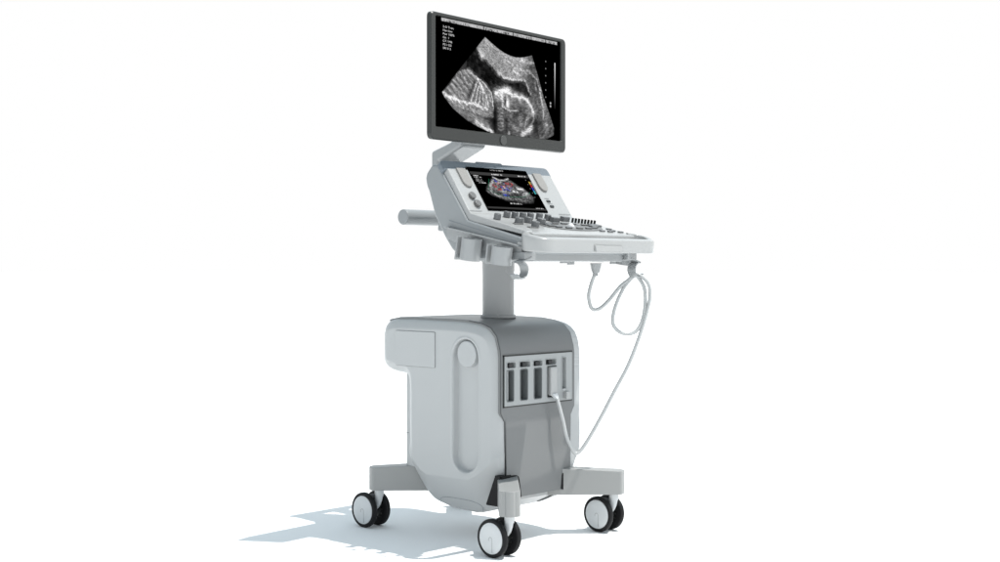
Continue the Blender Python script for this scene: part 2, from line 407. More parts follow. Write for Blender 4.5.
def caster():
    """twin-wheel caster, swivel pivot at the origin, wheels rolling along y"""
    off = .045; r = .0625; wd = .0115
    bm = bmesh.new()
    cyl(bm, (0, 0, .130), .0165, .022, n=32); cyl(bm, (0, 0, .119), .0145, .012, n=32)
    # curved fork blade down to the axle
    pth = [(0, .002, .124), (0, .004, .105), (0, .012, .085), (0, .028, .070), (0, .042, .058)]
    pth = catmull(pth, 5); fr = []
    for i, p in enumerate(pth):
        t = (pth[min(i+1, len(pth)-1)]-pth[max(i-1, 0)]).normalized(); s = Vector((1, 0, 0)); fr.append((s, t.cross(s)))
    N = len(pth)
    def sec(i):
        q = i/(N-1); a = .013-.006*q; b = .0165-.004*q
        return [(a*math.cos(v), b*math.sin(v)) for v in np.linspace(0, 2*PI, 17)[:-1]]
    sweep(bm, pth, sec, fr); cyl(bm, (0, off, r), .010, .050, (1, 0, 0), n=24)
    f = frombm('caster', bm, M['hub'], R, bevel=.001, seg=2)
    for s in (-1, 1):
        bm = bmesh.new()   # tyre: lathe profile (axial, radius)
        prof = [(.0085, .030), (.0085, .0545), (.0100, .0595), (.0135, .0622), (.0195, .0625), (.0250, .0622), (.0280, .0600), (.0292, .0565), (.0290, .0515), (.0265, .0500), (.0265, .030)]
        n = 56; rings = [[bm.verts.new((s*(a+wd), off+q*math.cos(2*PI*k/n), r+q*math.sin(2*PI*k/n))) for a, q in prof] for k in range(n)]
        for k in range(n):
            A, B = rings[k], rings[(k+1) % n]
            for j in range(len(prof)-1): bm.faces.new([A[j], A[j+1], B[j+1], B[j]])
            bm.faces.new([A[-1], A[0], B[0], B[-1]])
        frombm('tyre', bm, M['black'], f, smooth=35)
        bm = bmesh.new()
        prof = [(.0262, .0508), (.0288, .0500), (.0298, .0470), (.0303, .030), (.0305, .006)]
        rings = [[bm.verts.new((s*(a+wd), off+q*math.cos(2*PI*k/n), r+q*math.sin(2*PI*k/n))) for a, q in prof] for k in range(n)]
        for k in range(n):
            A, B = rings[k], rings[(k+1) % n]
            for j in range(len(prof)-1): bm.faces.new([A[j], A[j+1], B[j+1], B[j]])
        bm.faces.new([q[-1] for q in rings])
        frombm('hub_cap', bm, M['hub'], f, smooth=35)
        # moulded arch line on the cap
        bm = bmesh.new(); pts = []
        arch = [(-.0075, -.044), (-.0075, -.008)]+[(-.0075*math.cos(t), -.004+.0085*math.sin(t)) for t in np.linspace(0.2, PI-.2, 9)]+[(.0075, -.008), (.0075, -.044)]
        if s < 0: arch = arch[:-1]
        tube(bm, [(s*(.0305+wd), off+a, r+b) for a, b in arch], .0007, n=6, k=0)
        frombm('cap_line', bm, M['column'], f)
        # inner disc with ring of round webs
        bm = bmesh.new(); cyl(bm, (s*(.0135+wd), off, r), .046, .008, (1, 0, 0), n=48)
        for k in range(14):
            t = 2*PI*k/14; cyl(bm, (s*(.0085+wd), off+.036*math.cos(t), r+.036*math.sin(t)), .0036, .004, (1, 0, 0), n=12)
        frombm('wheel_disc', bm, M['dark'], f)
    bm = bmesh.new()       # brake cover between the wheels
    arc = [(off+.052*math.cos(t), r+.052*math.sin(t)) for t in np.linspace(.25, 2.2, 12)]+[(off+.040*math.cos(t), r+.040*math.sin(t)) for t in np.linspace(2.2, .25, 12)]
    xprism(bm, arc, -.021, .021); frombm('wheel_guard', bm, M['black'], f, bevel=.002)
    return f
c0 = caster()
for i, (px, py) in enumerate(piv.values()):
    c = c0 if i == 0 else dup(c0)
    c.location = (px, py, 0)
# ------------------------------------------------------------------ console
BY, BZ = -.165, 1.108                      # the bend line between the flat keyboard and the sloping display part
SL = Vector((0, .115, .162)).normalized()  # up the slope
SN = Vector((0, -.162, .115)).normalized() # out of the slope
FLT = Vector((0, -.285, -.070)).normalized() # down the flat part
FN = Vector((0, -.070, .285)).normalized()
def sp3(x, s, h=0): return Vector((x, BY, BZ))+SL*s+SN*h
def fp3(x, t, h=0): return Vector((x, BY, BZ))+FLT*t+FN*h
def yz(v): return (v.y, v.z)

bm = bmesh.new()
prof = [yz(sp3(0, .216, -.016)), (.004, 1.278), (.030, 1.250), (.036, 1.232), (.030, 1.205), (.019, 1.185), (-.010, 1.103), (-.060, 1.028), (-.09, .992), (-.122, .966),
        (-.18, .952), (-.40, .952), (-.436, .982), (-.444, 1.016), yz(fp3(0, .004, -.022))]
xprism(bm, prof, -.272, .272)
hs = frombm('console_housing', bm, M['housing'], R, bevel=.009, seg=4, angle=25)
# seam groove strip on the flank
for s in (-1, 1):
    bm = bmesh.new(); box(bm, (s*.272, -.275, 0.982), (.0016, .36, .0012), Matrix.Rotation(math.radians(13.8), 3, 'X'))
    bmesh.ops.translate(bm, vec=(0, .02, .062), verts=bm.verts)
    frombm('housing_seam', bm, M['hood'], hs)
# hood across the top of the sloping part
bm = bmesh.new()
hp = roundpoly([(-.274, .182), (-.274, .226), (.274, .226), (.274, .182)], [.0, .030, .040, 0], 8)
prism(bm, hp, lambda x, s: tuple(sp3(x, s, -.022)), lambda x, s: tuple(sp3(x, s, .0005)))
frombm('display_hood', bm, M['hood'], R, bevel=.006, seg=4)
bm = bmesh.new()
prism(bm, roundpoly([(-.10, .215), (-.094, .2305), (.034, .2305), (.04, .215)], [0, .006, .006, 0]), lambda x, s: tuple(sp3(x, s, -.015)), lambda x, s: tuple(sp3(x, s, -.001)))
frombm('hood_tab', bm, M['hood'], R, bevel=.001, seg=2)
# slender grey rim beside the white panel
# white control panel: bent slab with soft edges
bm = bmesh.new()
prof = [yz(sp3(0, .186, .006)), yz(sp3(0, .006, .004)), yz(fp3(0, .006, .001)), yz(fp3(0, .150, .0015)), yz(fp3(0, .293, 0)), yz(fp3(0, .296, -.013)), yz(fp3(0, -.002, -.026)), yz(sp3(0, .186, -.020))]
xprism(bm, prof, -.2625, .2625)
cpn = frombm('control_panel', bm, M['white'], R, bevel=.005, seg=4, angle=40)
# seam between the sloping and the flat part
for x in (-.232, .222):
    bm = bmesh.new(); box(bm, tuple(sp3(x, .0075, .0062)), (.062, .0012, .0012)); frombm('panel_seam', bm, M['column'], cpn)

# ---- touch screen slab
bm = bmesh.new()
prism(bm, roundpoly([(-.168, .012), (.136, .012), (.134, .197), (-.168, .197)], .002), lambda x, s: tuple(sp3(x, s, 0)), lambda x, s: tuple(sp3(x, s, .0078)))
M['glassblack'] = mat('black glass', (.002, .002, .002), .3, .03, grain=0)
ts = frombm('touch_screen', bm, M['glassblack'], R, bevel=.0008, seg=2)

# ---- speakers, round buttons, small switches
for sg, cx in ((-1, -.2035), (1, .182)):
    bm = bmesh.new()
    hw = .0215
    pts = [(cx-hw, .186), (cx+hw, .186), (cx+hw, .132)]+[(cx+hw*math.cos(t), .132-.026*math.sin(t)) for t in np.linspace(.15, PI-.15, 11)]+[(cx-hw, .132)]
    # tall tongue shape, raised
    prism(bm, pts, lambda x, s: tuple(sp3(x, s, 0)), lambda x, s: tuple(sp3(x, s, .0125)))
    frombm('speaker_grille', bm, M['speaker'], cpn, bevel=.003)
for (x, s) in ((-.214, .069), (-.208, .036)):
    bm = bmesh.new(); cyl(bm, tuple(sp3(x, s, .009)), .0135, .012, SN, n=32); frombm('round_button', bm, M['padm'], cpn, bevel=.0025)
for (x, s) in ((.172, .064), (.176, .041)):
    bm = bmesh.new(); box(bm, tuple(sp3(x, s, .0065)), (.018, .009, .004), Matrix.Rotation(math.atan2(.162, .115), 3, 'X'))
    frombm('indicator', bm, M['dark'], cpn, bevel=.001, seg=1)
    bm = bmesh.new(); box(bm, tuple(sp3(x-.002, s+.0125, .0062)), (.026, .0012, .0008), Matrix.Rotation(math.atan2(.162, .115), 3, 'X'))
    frombm('indicator_mark', bm, M['column'], cpn)

# ---- knobs, pads, sliders, trackball on the flat part
RF = Matrix.Rotation(math.radians(13.8), 3, 'X')
def knob(x, t, r=.0125, h=.020):
    bm = bmesh.new()
    cyl(bm, tuple(fp3(x, t, .002+h/2)), r, h, FN, r2=r*.92, n=20)
    return frombm('rotary_knob', bm, M['knob'], cpn, bevel=.0022, seg=2)
for x, t in ((-.229, .098), (-.139, .055), (-.105, .060), (-.070, .064), (-.036, .068), (.012, .066), (-.205, .060) if False else (.040, .080)): knob(x, t)
for x, t, r in ((-.178, .150, .0155), (-.118, .135, .014), (-.070, .150, .0165), (-.158, .205, .014)): knob(x, t, r, .019)
for x, t in ((-.198, .165), (-.178, .212)):
    bm = bmesh.new(); box(bm, tuple(fp3(x, t, .0025)), (.040, .014, .0035), RF); frombm('key', bm, M['padm'], cpn, bevel=.0015, seg=2)
for x, t in ((.050, .105), (.125, .085)):
    bm = bmesh.new(); box(bm, tuple(fp3(x, t, .009)), (.034, .020, .018), RF); frombm('paddle_switch', bm, M['knob'], cpn, bevel=.002, seg=2)
# sweeping oval key field round the trackball
bm = bmesh.new()
pts = [(.055+.150*math.cos(t)*(1.0), .180+.060*math.sin(t)) for t in np.linspace(0, 2*PI, 48, endpoint=False)]
prism(bm, pts, lambda x, t: tuple(fp3(x, t, .000)), lambda x, t: tuple(fp3(x, t, .0032)))
frombm('key_field', bm, M['padm'], cpn, bevel=.001, seg=2)
bm = bmesh.new(); bmesh.ops.create_uvsphere(bm, u_segments=24, v_segments=14, radius=.0115); bmesh.ops.translate(bm, vec=fp3(.045, .185, .003), verts=bm.verts)
frombm('trackball', bm, M['ball'], cpn)
bm = bmesh.new(); cyl(bm, tuple(fp3(.045, .185, .003)), .0165, .003, FN, n=32); frombm('trackball_ring', bm, M['white'], cpn, bevel=.001, seg=2)
bm = bmesh.new(); cyl(bm, tuple(fp3(.118, .150, .004)), .009, .004, FN, n=24); frombm('round_key', bm, M['white'], cpn, bevel=.0015, seg=2)
for k in range(14):      # arc of separate keys round the ball
    t0 = 2*PI*(k+.5)/14
    x, t = .055+.118*math.cos(t0), .180+.036*math.sin(t0)
    bm = bmesh.new(); box(bm, tuple(fp3(x, t, .0055)), (.030, .010, .004), RF @ Matrix.Rotation(-math.atan2(.036*math.cos(t0), -.118*math.sin(t0)) if False else 0, 3, 'Z'))
    frombm('key', bm, M['knob'] if k % 3 else M['padm'], cpn, bevel=.0015, seg=2)
for k in range(8):       # gain sliders
    x = .150+.0118*k; t = .100+.0045*k
    bm = bmesh.new(); box(bm, tuple(fp3(x, t, .009)), (.0034, .009, .016), RF); frombm('slider', bm, M['dark'], cpn, bevel=.001, seg=2)
for x, t in ((.150, .238), (.184, .246), (.214, .232), (.226, .205), (.236, .250)):
    bm = bmesh.new(); box(bm, tuple(fp3(x, t, .0025)), (.022, .011, .0045), RF); frombm('key', bm, M['knob'], cpn, bevel=.001, seg=2)
bm = bmesh.new(); box(bm, tuple(fp3(.20, .160, .004)), (.052, .026, .008), RF); frombm('paddle_switch', bm, M['knob'], cpn, bevel=.002, seg=2)

# ---- front handle: bowed band wrapping the corners
def fy(x): return -.526+.012*(x/.27)**2
pts = [(-.250, -.425), (-.282, -.436)]
for t in np.linspace(PI-.05, 1.5*PI, 10): pts.append((-.247+.052*math.cos(t), -.462+.052*math.sin(t)))
for x in np.linspace(-.215, .215, 15): pts.append((x, fy(x)+.004))
pts += [(-x, y) for x, y in reversed(pts[:12])]
path = [Vector((x, y, 1.000)) for x, y in pts]
fr = []
for i, p in enumerate(path):
    t = (path[min(i+1, len(path)-1)]-path[max(i-1, 0)]).normalized(); sd = Vector((t.y, -t.x, 0)).normalized(); fr.append((sd, Vector((0, 0, 1))))
def hsf(i):
    k = max(0, path[i].y+.505); top = .0245+.30*k; bot = -.0245+.10*k
    return roundpoly([(-.008, bot), (.012, bot), (.014, top-.006), (.003, top), (-.008, top-.002)], [.006, .006, .008, .006, .005], 4)
hsec = roundpoly([(-.008, -.024), (.012, -.024), (.014, .018), (.004, .025), (-.008, .023)], [.006, .006, .008, .006, .005], 4)
bm = bmesh.new(); sweep(bm, path, hsf, fr)
fh = frombm('front_handle', bm, M['white'], R, smooth=50)
for x0, x1 in ((-.088, .047), (-.285, -.252), (.252, .285)):
    bm = bmesh.new()
    yb = -.445 if abs(x0) < .2 else -.40
    cx = (x0+x1)/2; y1 = fy(cx)+.004 if abs(cx) < .2 else -.470
    box(bm, (cx, (yb+y1)/2, .997), (x1-x0, y1-yb, .022), Matrix.Rotation(math.radians(4), 3, 'X'))
    frombm('handle_bridge', bm, M['white'], fh, bevel=.004)
# thumb latch scooped in the front of the handle
bm = bmesh.new()
lp = roundpoly([(-.058, .980), (.082, .980), (.082, .999), (-.058, 1.000)], [.003, .008, .006, .005], 5)
prism(bm, lp, lambda x, z: (x, fy(x)-.006, z), lambda x, z: (x, fy(x)-.0125-.003*(1.003-z)/.025, z))
frombm('handle_latch', bm, M['white'], fh, bevel=.0025)
bm = bmesh.new()  # darker raised slab; its rim stands in for shade round a carved scoop
lp = roundpoly([(-.062, .984), (.086, .978), (.086, 1.0030), (-.062, 1.0040)], [.003, .006, .007, .005], 5)
prism(bm, lp, lambda x, z: (x, fy(x)-.006, z), lambda x, z: (x, fy(x)-.0108, z))
frombm('latch_shade_rim', bm, M['leg'], fh, bevel=.0008, seg=2)

# ---- under tray, with small feet
bm = bmesh.new(); box(bm, (0, -.305, .9615), (.464, .235, .026))
tr = frombm('under_tray', bm, M['rail'], R, bevel=.004)
bm = bmesh.new(); cyl(bm, (.045, -.345, .944), .0125, .012, n=24); box(bm, (.022, -.345, .946), (.05, .018, .006))
frombm('tray_knob', bm, M['rail'], tr, bevel=.002)
# rear box under the console
bm = bmesh.new()
xprism(bm, [(-.07, .975), (-.10, .951), (-.22, .950), (-.22, .99), (-.08, 1.0)], -.20, .20)
frombm('console_mount', bm, M['rail'], R, bevel=.006)

# ---- probe holder rails, C-shaped holders and cable hooks, both flanks
def zr(y): return 1.061+(y+.08)*.197
for s in (-1, 1):
    bm = bmesh.new()
    pl = [(-.080, zr(-.080)), (-.080, zr(-.080)-.034), (-.14, zr(-.14)-.042), (-.40, zr(-.40)-.040), (-.418, zr(-.418)-.030), (-.418, zr(-.418))]
    xprism(bm, roundpoly(pl, [.004, .006, .006, .006, .004, .003]), s*.268, s*.284)
    rl = frombm('holder_rail', bm, M['rail'], R, bevel=.002)
    bm = bmesh.new()     # bright lip on top of the rail
    prism(bm, [(-.078, zr(-.078)), (-.420, zr(-.420))] + [(-.420, zr(-.420)+.0035), (-.078, zr(-.078)+.0035)], lambda y, z: (s*.266, y, z), lambda y, z: (s*.296, y, z))
    frombm('rail_lip', bm, M['rail'], rl, bevel=.001, seg=2)
    for yc, zb in ((-.236, .952), (-.372, .938)):
        bm = bmesh.new(); n = 40; ro, ri = .0345, .0295; zt = zr(yc)-.008
        open_half = math.radians(24); oc = math.radians(142)
        A = np.linspace(oc+open_half, oc+2*PI-open_half, n) if s < 0 else np.linspace(PI-oc+open_half, 3*PI-oc-open_half, n)
        cx = s*.321
        vo = [[bm.verts.new((cx+rad*math.cos(a), yc+rad*math.sin(a), z)) for a in A] for rad, z in ((ro, zb), (ro, zt), (ri, zt), (ri, zb))]
        for q in range(4):
            U_, W_ = vo[q], vo[(q+1) % 4]
            for k in range(n-1): bm.faces.new([U_[k], U_[k+1], W_[k+1], W_[k]])
        bm.faces.new([v[0] for v in vo]); bm.faces.new([v[-1] for v in vo][::-1])
        rot = Matrix.Rotation(math.radians(9), 4, 'X'); pv = Vector((cx, yc, zt))
        tilt = Matrix.Translation(pv) @ rot @ Matrix.Translation(-pv)
        bmesh.ops.transform(bm, matrix=tilt, verts=bm.verts)
        h = frombm('probe_holder', bm, M['rail'], R, smooth=40)
        bm = bmesh.new()   # upright flange behind each holder
        box(bm, (s*.318, yc+.046, (zt+zb)/2-.002), (.050, .006, zt-zb+.006)); box(bm, (s*.302, yc+.036, (zt+zb)/2+.008), (.030, .020, zt-zb-.03))
        bmesh.ops.transform(bm, matrix=tilt, verts=bm.verts)
        frombm('holder_flange', bm, M['rail'], h, bevel=.0015, seg=2)
    # hook strip: open ring, mouth facing outwards
    bm = bmesh.new()
    cx, cz, rr = s*.302, .920, .026
    arc = [(s*.256, .962), (s*.270, .957)]+[(cx-s*rr*math.sin(t), cz+rr*math.cos(t)) for t in np.linspace(-.25, PI*1.18, 22)]
    arc = arc[:2]+arc[2:]
    e_ = arc[-1]; arc += [(e_[0]+s*.004, e_[1]+.006), (e_[0]+s*.010, e_[1]+.009)]
    pth = [Vector((x, -.425, z)) for x, z in arc]; fr = []
    for i, p in enumerate(pth):
        t = (pth[min(i+1, len(pth)-1)]-pth[max(i-1, 0)]).normalized(); y_ = Vector((0, 1, 0)); fr.append((y_, t.cross(y_)))
    sweep(bm, pth, [(-.017, -.0025), (.017, -.0025), (.017, .0025), (-.017, .0025)], fr)
    frombm('cable_hook', bm, M['rail'], R, bevel=.001, seg=2)
    bm = bmesh.new(); box(bm, (s*.262, -.405, .966), (.052, .07, .026)); frombm('hook_bracket', bm, M['rail'], R, bevel=.005)

# ---- rear handle bar
bm = bmesh.new(); cyl(bm, (.055, .33, 1.112), .0285, .325, (1, 0, 0), n=48)
rh = frombm('rear_handle', bm, M['housing'], R, bevel=.006)
bm = bmesh.new(); box(bm, (.10, .17, 1.112), (.07, .33, .034)); frombm('handle_arm', bm, M['housing'], rh, bevel=.010)

# ---- monitor arm
bm = bmesh.new()
prof = [(.228, 1.170), (.228, 1.347), (.134, 1.374), (.05, 1.42), (-.040, 1.45), (-.045, 1.385), (.064, 1.378), (.070, 1.357), (.188, 1.310), (.196, 1.170)]
xprism(bm, prof, -.062, .062)
frombm('monitor_arm', bm, M['rail'], R, bevel=.012, seg=5, angle=25)
bm = bmesh.new(); xprism(bm, roundpoly([(.23, 1.06), (.20, 1.20), (.0, 1.22), (.0, 1.06)], .01), -.03, .10)
frombm('arm_base', bm, M['housing'], R, bevel=.008)

# ------------------------------------------------------------------ monitor
YAW = math.radians(4)
MU = Vector((math.cos(YAW), math.sin(YAW), 0)); MN = Vector((math.sin(YAW), -math.cos(YAW), 0)); MC = Vector((0, -.070, 0))
def mp(u, z, h=0): return MC+MU*u+MN*h+Vector((0, 0, z))
HW, ZB, ZT = .3725, 1.352, 1.7725
bm = bmesh.new()
outer = roundpoly([(-HW, ZB), (HW, ZB), (HW, ZT), (-HW, ZT)], .020, 6)
innr = roundpoly([(-.3445, 1.3945), (.3445, 1.3945), (.3445, 1.7595), (-.3445, 1.7595)], .006, 6)
n = len(outer)
def ringv(pl, h, sc=1.0, cz=1.56): return [bm.verts.new(mp(u*sc, cz+(z-cz)*sc, h)) for u, z in pl]
rs = [ringv(innr, -.006), ringv(innr, -.0008, 1.010), ringv(outer, 0, .988), ringv(outer, -.004, .998), ringv(outer, -.017, 1.0), ringv(outer, -.021, .985), ringv(outer, -.040, .86)]
for a, b in zip(rs, rs[1:]):
    for k in range(n): bm.faces.new([a[k], a[(k+1) % n], b[(k+1) % n], b[k]])
bm.faces.new(rs[-1]); bm.faces.new(rs[0])
mon = frombm('monitor', bm, M['dark'], R, smooth=28)
bm = bmesh.new(); cyl(bm, tuple(mp(.004, 1.3730, .0005)), .0172, .0050, MN, n=36)
M['btn'] = mat('button plastic', (.060, .062, .060), .3); frombm('power_button', bm, M['btn'], mon, bevel=.0015, seg=2)

# ------------------------------------------------------------------ lit pictures on the two screens
def vnoise(u, v, f, seed):
    r = np.random.RandomState(seed); G = r.rand(256, 256)
    x, y = u*f, v*f; xi, yi = np.floor(x).astype(int), np.floor(y).astype(int); fx, fy_ = x-xi, y-yi
    fx = fx*fx*(3-2*fx); fy_ = fy_*fy_*(3-2*fy_)
    g = lambda a, b: G[a % 256, b % 256]
    return (g(xi, yi)*(1-fx)+g(xi+1, yi)*fx)*(1-fy_)+(g(xi, yi+1)*(1-fx)+g(xi+1, yi+1)*fx)*fy_
def seg(u, v, a, b):
    a = np.array(a, float); b = np.array(b, float); ab = b-a
    t = np.clip(((u-a[0])*ab[0]+(v-a[1])*ab[1])/(ab@ab), 0, 1)
    return np.hypot(u-a[0]-t*ab[0], v-a[1]-t*ab[1])
def pline(u, v, pts):
    d = np.full(u.shape, 1e9)
    for a, b in zip(pts, pts[1:]): d = np.minimum(d, seg(u, v, a, b))
    return d
def ins(u, v, poly):
    p = np.array(poly, float); q = np.stack([u.ravel(), v.ravel()], 1)
    return sdf(q, p)[0].reshape(u.shape)
G_ = lambda d, w_: np.exp(-(d/w_)**2)
def big_picture(W, H, nu, nv):
    U0, V0 = np.meshgrid(np.linspace(0, W, nu), np.linspace(0, H, nv))       # cm, v down
    fan = [(25.5, 3.6), (28, 4.8), (30.6, 5.9), (33.3, 7.0), (36, 7.8), (39, 8.4), (42, 8.6), (45, 8.4), (48.1, 7.8), (51.8, 6.8), (55.6, 14.3), (58.6, 21), (62.5, 27.3), (65, 32), (64.8, 34.6), (60, 36.6), (29, 36.6), (22, 35), (16.3, 33.4), (9, 30), (4.5, 26.6), (3.2, 24.8), (15.8, 12.7)]
    F = ins(U0, V0, fan)
    N = lambda f, sd, au=1.0: vnoise(U0*au, V0, f, sd)
    U = U0+.7*(N(.5, 31)-.5)+.5*(N(1.5, 32)-.5); V = V0+.7*(N(.5, 33)-.5)+.5*(N(1.5, 34)-.5)
    # speckle: arcs round the probe, short in depth and longer sideways
    dx, dy = U0-38.5, V0+26; rad = np.hypot(dx, dy); ang = np.arctan2(dx, dy)
    spk = .55*vnoise(ang*55, rad*3.4, 1.0, 1)+.45*vnoise(ang*110, rad*5.2, 1.0, 2)
    fine = vnoise(U0, V0, 5.0, 6); mid = N(.8, 4); big = N(.33, 3)
    g = np.clip((spk-.5)*1.5+.5, 0, 1)*.68+.32*fine
    SP = lambda lo, hi: lo+(hi-lo)*g
    img = (.05+.10*big)*SP(.5, 1.5)
    low = [(21, 8.2), (22.7, 11.2), (26.6, 11.7), (30.6, 14.2), (33.1, 15.8), (36, 16.9), (40.2, 17.1), (45.1, 16.5), (48.1, 17.2), (50.6, 19.2), (51.6, 22.5), (53, 27), (55, 32), (56, 37)]
    pl = ins(U, V, [(18, 5), (25, -2), (70, -2), (70, 37)]+low[::-1])
    rs_ = sstep(44, 53, U0+.25*V0-3)
    band = (.40-.24*rs_+.12*(mid-.5)+.10*(big-.5))*SP(.35, 1.65)
    img = img+(band-img)*sstep(-.25, .45, pl)
    add = lambda d, w_, a: G_(d, w_)*a
    img += add(pline(U, V, [(33.1, 15.6), (36, 16.6), (40.2, 16.8), (45.1, 16.2)]), .45, .45)*SP(.4, 1.3)
    img += add(pline(U, V, [(22.8, 8.6), (23.6, 10.6), (24.6, 9.4)]), .9, .28)*SP(.3, 1.6)+add(pline(U0, V0, [(26, 4.8), (31, 7), (36, 8.9), (42, 9.7), (48, 9)]), .9, .10)*SP(.3, 1.6)
    img += add(pline(U, V, [(46, 9.3), (50, 9.9), (53, 9.6)]), .6, .30)*SP(.3, 1.6)
    for a, b, k in (((47.8, 16.4), (51, 20.8), .35), ((51.5, 14), (54.5, 15.3), .3), ((55, 16), (57, 19), .35), ((56.5, 20), (58.5, 24.6), .4), ((58.5, 26), (58.2, 29), .25), ((45, 12.4), (48.5, 13.6), .3), ((38, 10.6), (42, 12.3), .22), ((49, 12.4), (51, 13.4), .3), ((41, 13.6), (44.6, 14.8), .25), ((59.5, 30.6), (61, 31), .3), ((53.4, 16.8), (54.6, 19.4), .2)):
        img += add(seg(U, V, a, b), .38, k)*SP(.2, 1.9)
    fluid = ins(U, V, [(15.8, 12.2), (20.4, 7.6), (22.0, 11.6), (26.2, 12.5), (30.2, 15.1), (32.8, 16.8), (36, 17.9), (40.2, 18.1), (45.1, 17.5), (47.8, 18.3), (49.8, 20), (50.4, 22.6), (47.4, 21.2), (44, 20.8), (41, 20.6), (38.6, 18.9), (36, 18.9), (33, 19.8), (30.8, 21.4), (29.9, 23.4), (28.6, 21.2), (25.3, 18.7), (20.7, 16.7), (17, 15.2), (15.2, 15.4)])
    img = img+((.012+.05*mid**2)*SP(.2, 1.6)-img)*sstep(-.3, .35, fluid)
    torso = ins(U, V, [(11.6, 17.2), (13.3, 15.9), (17, 16), (20.7, 17.5), (25.3, 19.5), (29.1, 22), (29.8, 24.9), (30.3, 28.3), (29.8, 31.2), (26, 31.5), (18, 29.6), (9, 28.6), (3.4, 25)])
    strp = np.sin((U0*.62-V0*.80)*3.0+2.6*mid)             # fine oblique striping of the chest
    tt = (.27+.10*(big-.5)+.17*np.clip(strp, -.3, 1)*sstep(19.5, 15, U0+.3*(V0-22)))*SP(.3, 1.75)
    img = img+(tt-img)*sstep(-.2, .3, torso)
    img += add(pline(U, V, [(16, 16.3), (20.7, 17.8), (25.3, 19.9), (28.9, 22.5), (29.5, 24.9), (29.9, 28.3)]), .30, .45)*SP(.3, 1.5)
    img += add(pline(U, V, [(3.6, 25.0), (7.5, 26.3), (14.8, 27.1), (20, 27.4), (24.5, 27.9), (27, 28.6)]), .50, .68)*SP(.15, 1.5)
    img += add(pline(U, V, [(4, 25.4), (10, 28.2), (20, 30.4), (28, 31)]), 1.7, .13)*SP(.2, 1.9)
    for a, b, k in (((21.6, 18.8), (17.9, 26.4), .5), ((22.8, 19.8), (20.2, 26.6), .42), ((23.6, 21), (22.2, 26.8), .42), ((23.7, 20.6), (26.2, 24.6), .45), ((26, 24.4), (27.2, 27.4), .35), ((24.4, 22.8), (24.6, 27), .4), ((21.4, 18.5), (24.6, 21.6), .5), ((25.6, 25), (26, 27.6), .35), ((27.4, 22.8), (28.6, 26), .25)):
        img += add(seg(U, V, a, b), .30, k)*SP(.2, 1.6)
    img *= 1-.6*G_(pline(U, V, [(20.0, 19.4), (16.6, 25.4)]), .6)
    low2 = ins(U, V, [(4, 27), (10, 28.9), (20, 31), (27, 32), (30, 36.8), (22, 35.4), (9, 30.4)])
    img += .11*sstep(-.4, .6, low2)*SP(.2, 2)
    img += add(pline(U, V, [(20.8, 33.3), (24, 34.5), (29.5, 36.2)]), .75, .62)*SP(.2, 1.5)
    img *= 1-.65*G_(pline(U, V, [(26, 31.6), (31, 32.4)]), 1.2)
    hd = np.hypot((U-43)/10.0, (V-29.3)/8.4)
    hin = (.13+.10*(mid-.5)+.10*(big-.4))*SP(.35, 1.8)
    img = img+(hin-img)*sstep(1.03, .95, hd)
    sk = [(31.4, 22.4), (33.6, 21.6), (36.8, 21.0), (40, 22.0), (44.6, 22.4), (47.8, 22.9), (50, 24.0), (51.5, 25.5), (52.3, 27.2)]
    img += add(pline(U, V, sk), .62, .62)*SP(.25, 1.45)+add(pline(U, V, sk), 1.6, .16)*SP(.2, 1.8)
    img += add(pline(U, V, [(52.3, 27.2), (52.6, 29.8), (51.8, 31.6)]), .5, .14)*SP(.2, 1.7)
    img += add(pline(U, V, [(45, 24), (49, 25.4), (50.6, 28)]), 1.6, .10)*SP(.3, 1.7)
    img += add(np.hypot((U-33)/2.6, (V-22.8)/2.0), 1, .42)*SP(.1, 1.8)+add(np.hypot((U-37)/2.6, (V-20.6)/1.1), 1, .34)*SP(.1, 1.9)
    img += add(np.hypot((U-37.5)/4.5, (V-24)/2.6), 1, .22)*SP(.2, 1.8)
    img += add(np.hypot((U-38.1)/.85, (V-25.5)/1.2), 1, .85)+add(seg(U, V, (34.8, 23), (35.1, 26.6)), .5, .35)*SP(.2, 1.8)
    img *= 1-.8*G_(np.hypot((U-36.6)/.7, (V-25)/1.2), 1)
    img += add(pline(U, V, [(35.2, 27.0), (38.7, 27.6), (43.6, 27.9)]), .28, .55)*SP(.3, 1.5)
    img += add(seg(U, V, (46.4, 35.8), (51.4, 33.2)), 1.05, .72)*SP(.35, 1.4)
    for a, b, w_, k in (((47.6, 33), (48.6, 29.6), .4, .26), ((44.4, 30), (45.6, 32), .7, .12), ((41, 33), (43, 34.4), .8, .16), ((38.2, 35.8), (38.8, 36), .7, .4), ((49.8, 29), (49, 31.6), .5, .16)):
        img += add(seg(U, V, a, b), w_, k)*SP(.2, 1.9)
    for k in range(7):
        img += add(seg(U, V, (32.6, 28+1.15*k), (35.2, 28.1+1.15*k)), .32, .17)*SP(.1, 1.8)
    img *= (1-.7*G_(seg(U, V, (30.6, 29), (30.8, 35.5)), 1.2))*(1-.55*G_(seg(U, V, (37.2, 31), (37.6, 35)), 1.2))
    img += add(seg(U, V, (58.6, 21), (60, 31)), 2.2, .10)*SP(.1, 2.2)
    img = np.clip(img, 0, 1)**1.25
    img = img*sstep(0, .22, F)
    U, V = U0, V0
    # caption strip along the top
    tb = ((V > .25) & (V < 1.3) & (U > 3) & (U < 66.8))
    strip = .50+.22*(vnoise(U, V, 1.1, 9)-.5)-.42*np.clip((vnoise(U*1.6, V, 2.4, 8)-.52)*4, 0, 1)*((V > .55) & (V < 1.25))
    for g_ in (24.8, 41, 51.3, 59.8): strip = np.where(np.abs(U-g_) < .22, 0, strip)
    img = np.where(tb, strip, img)
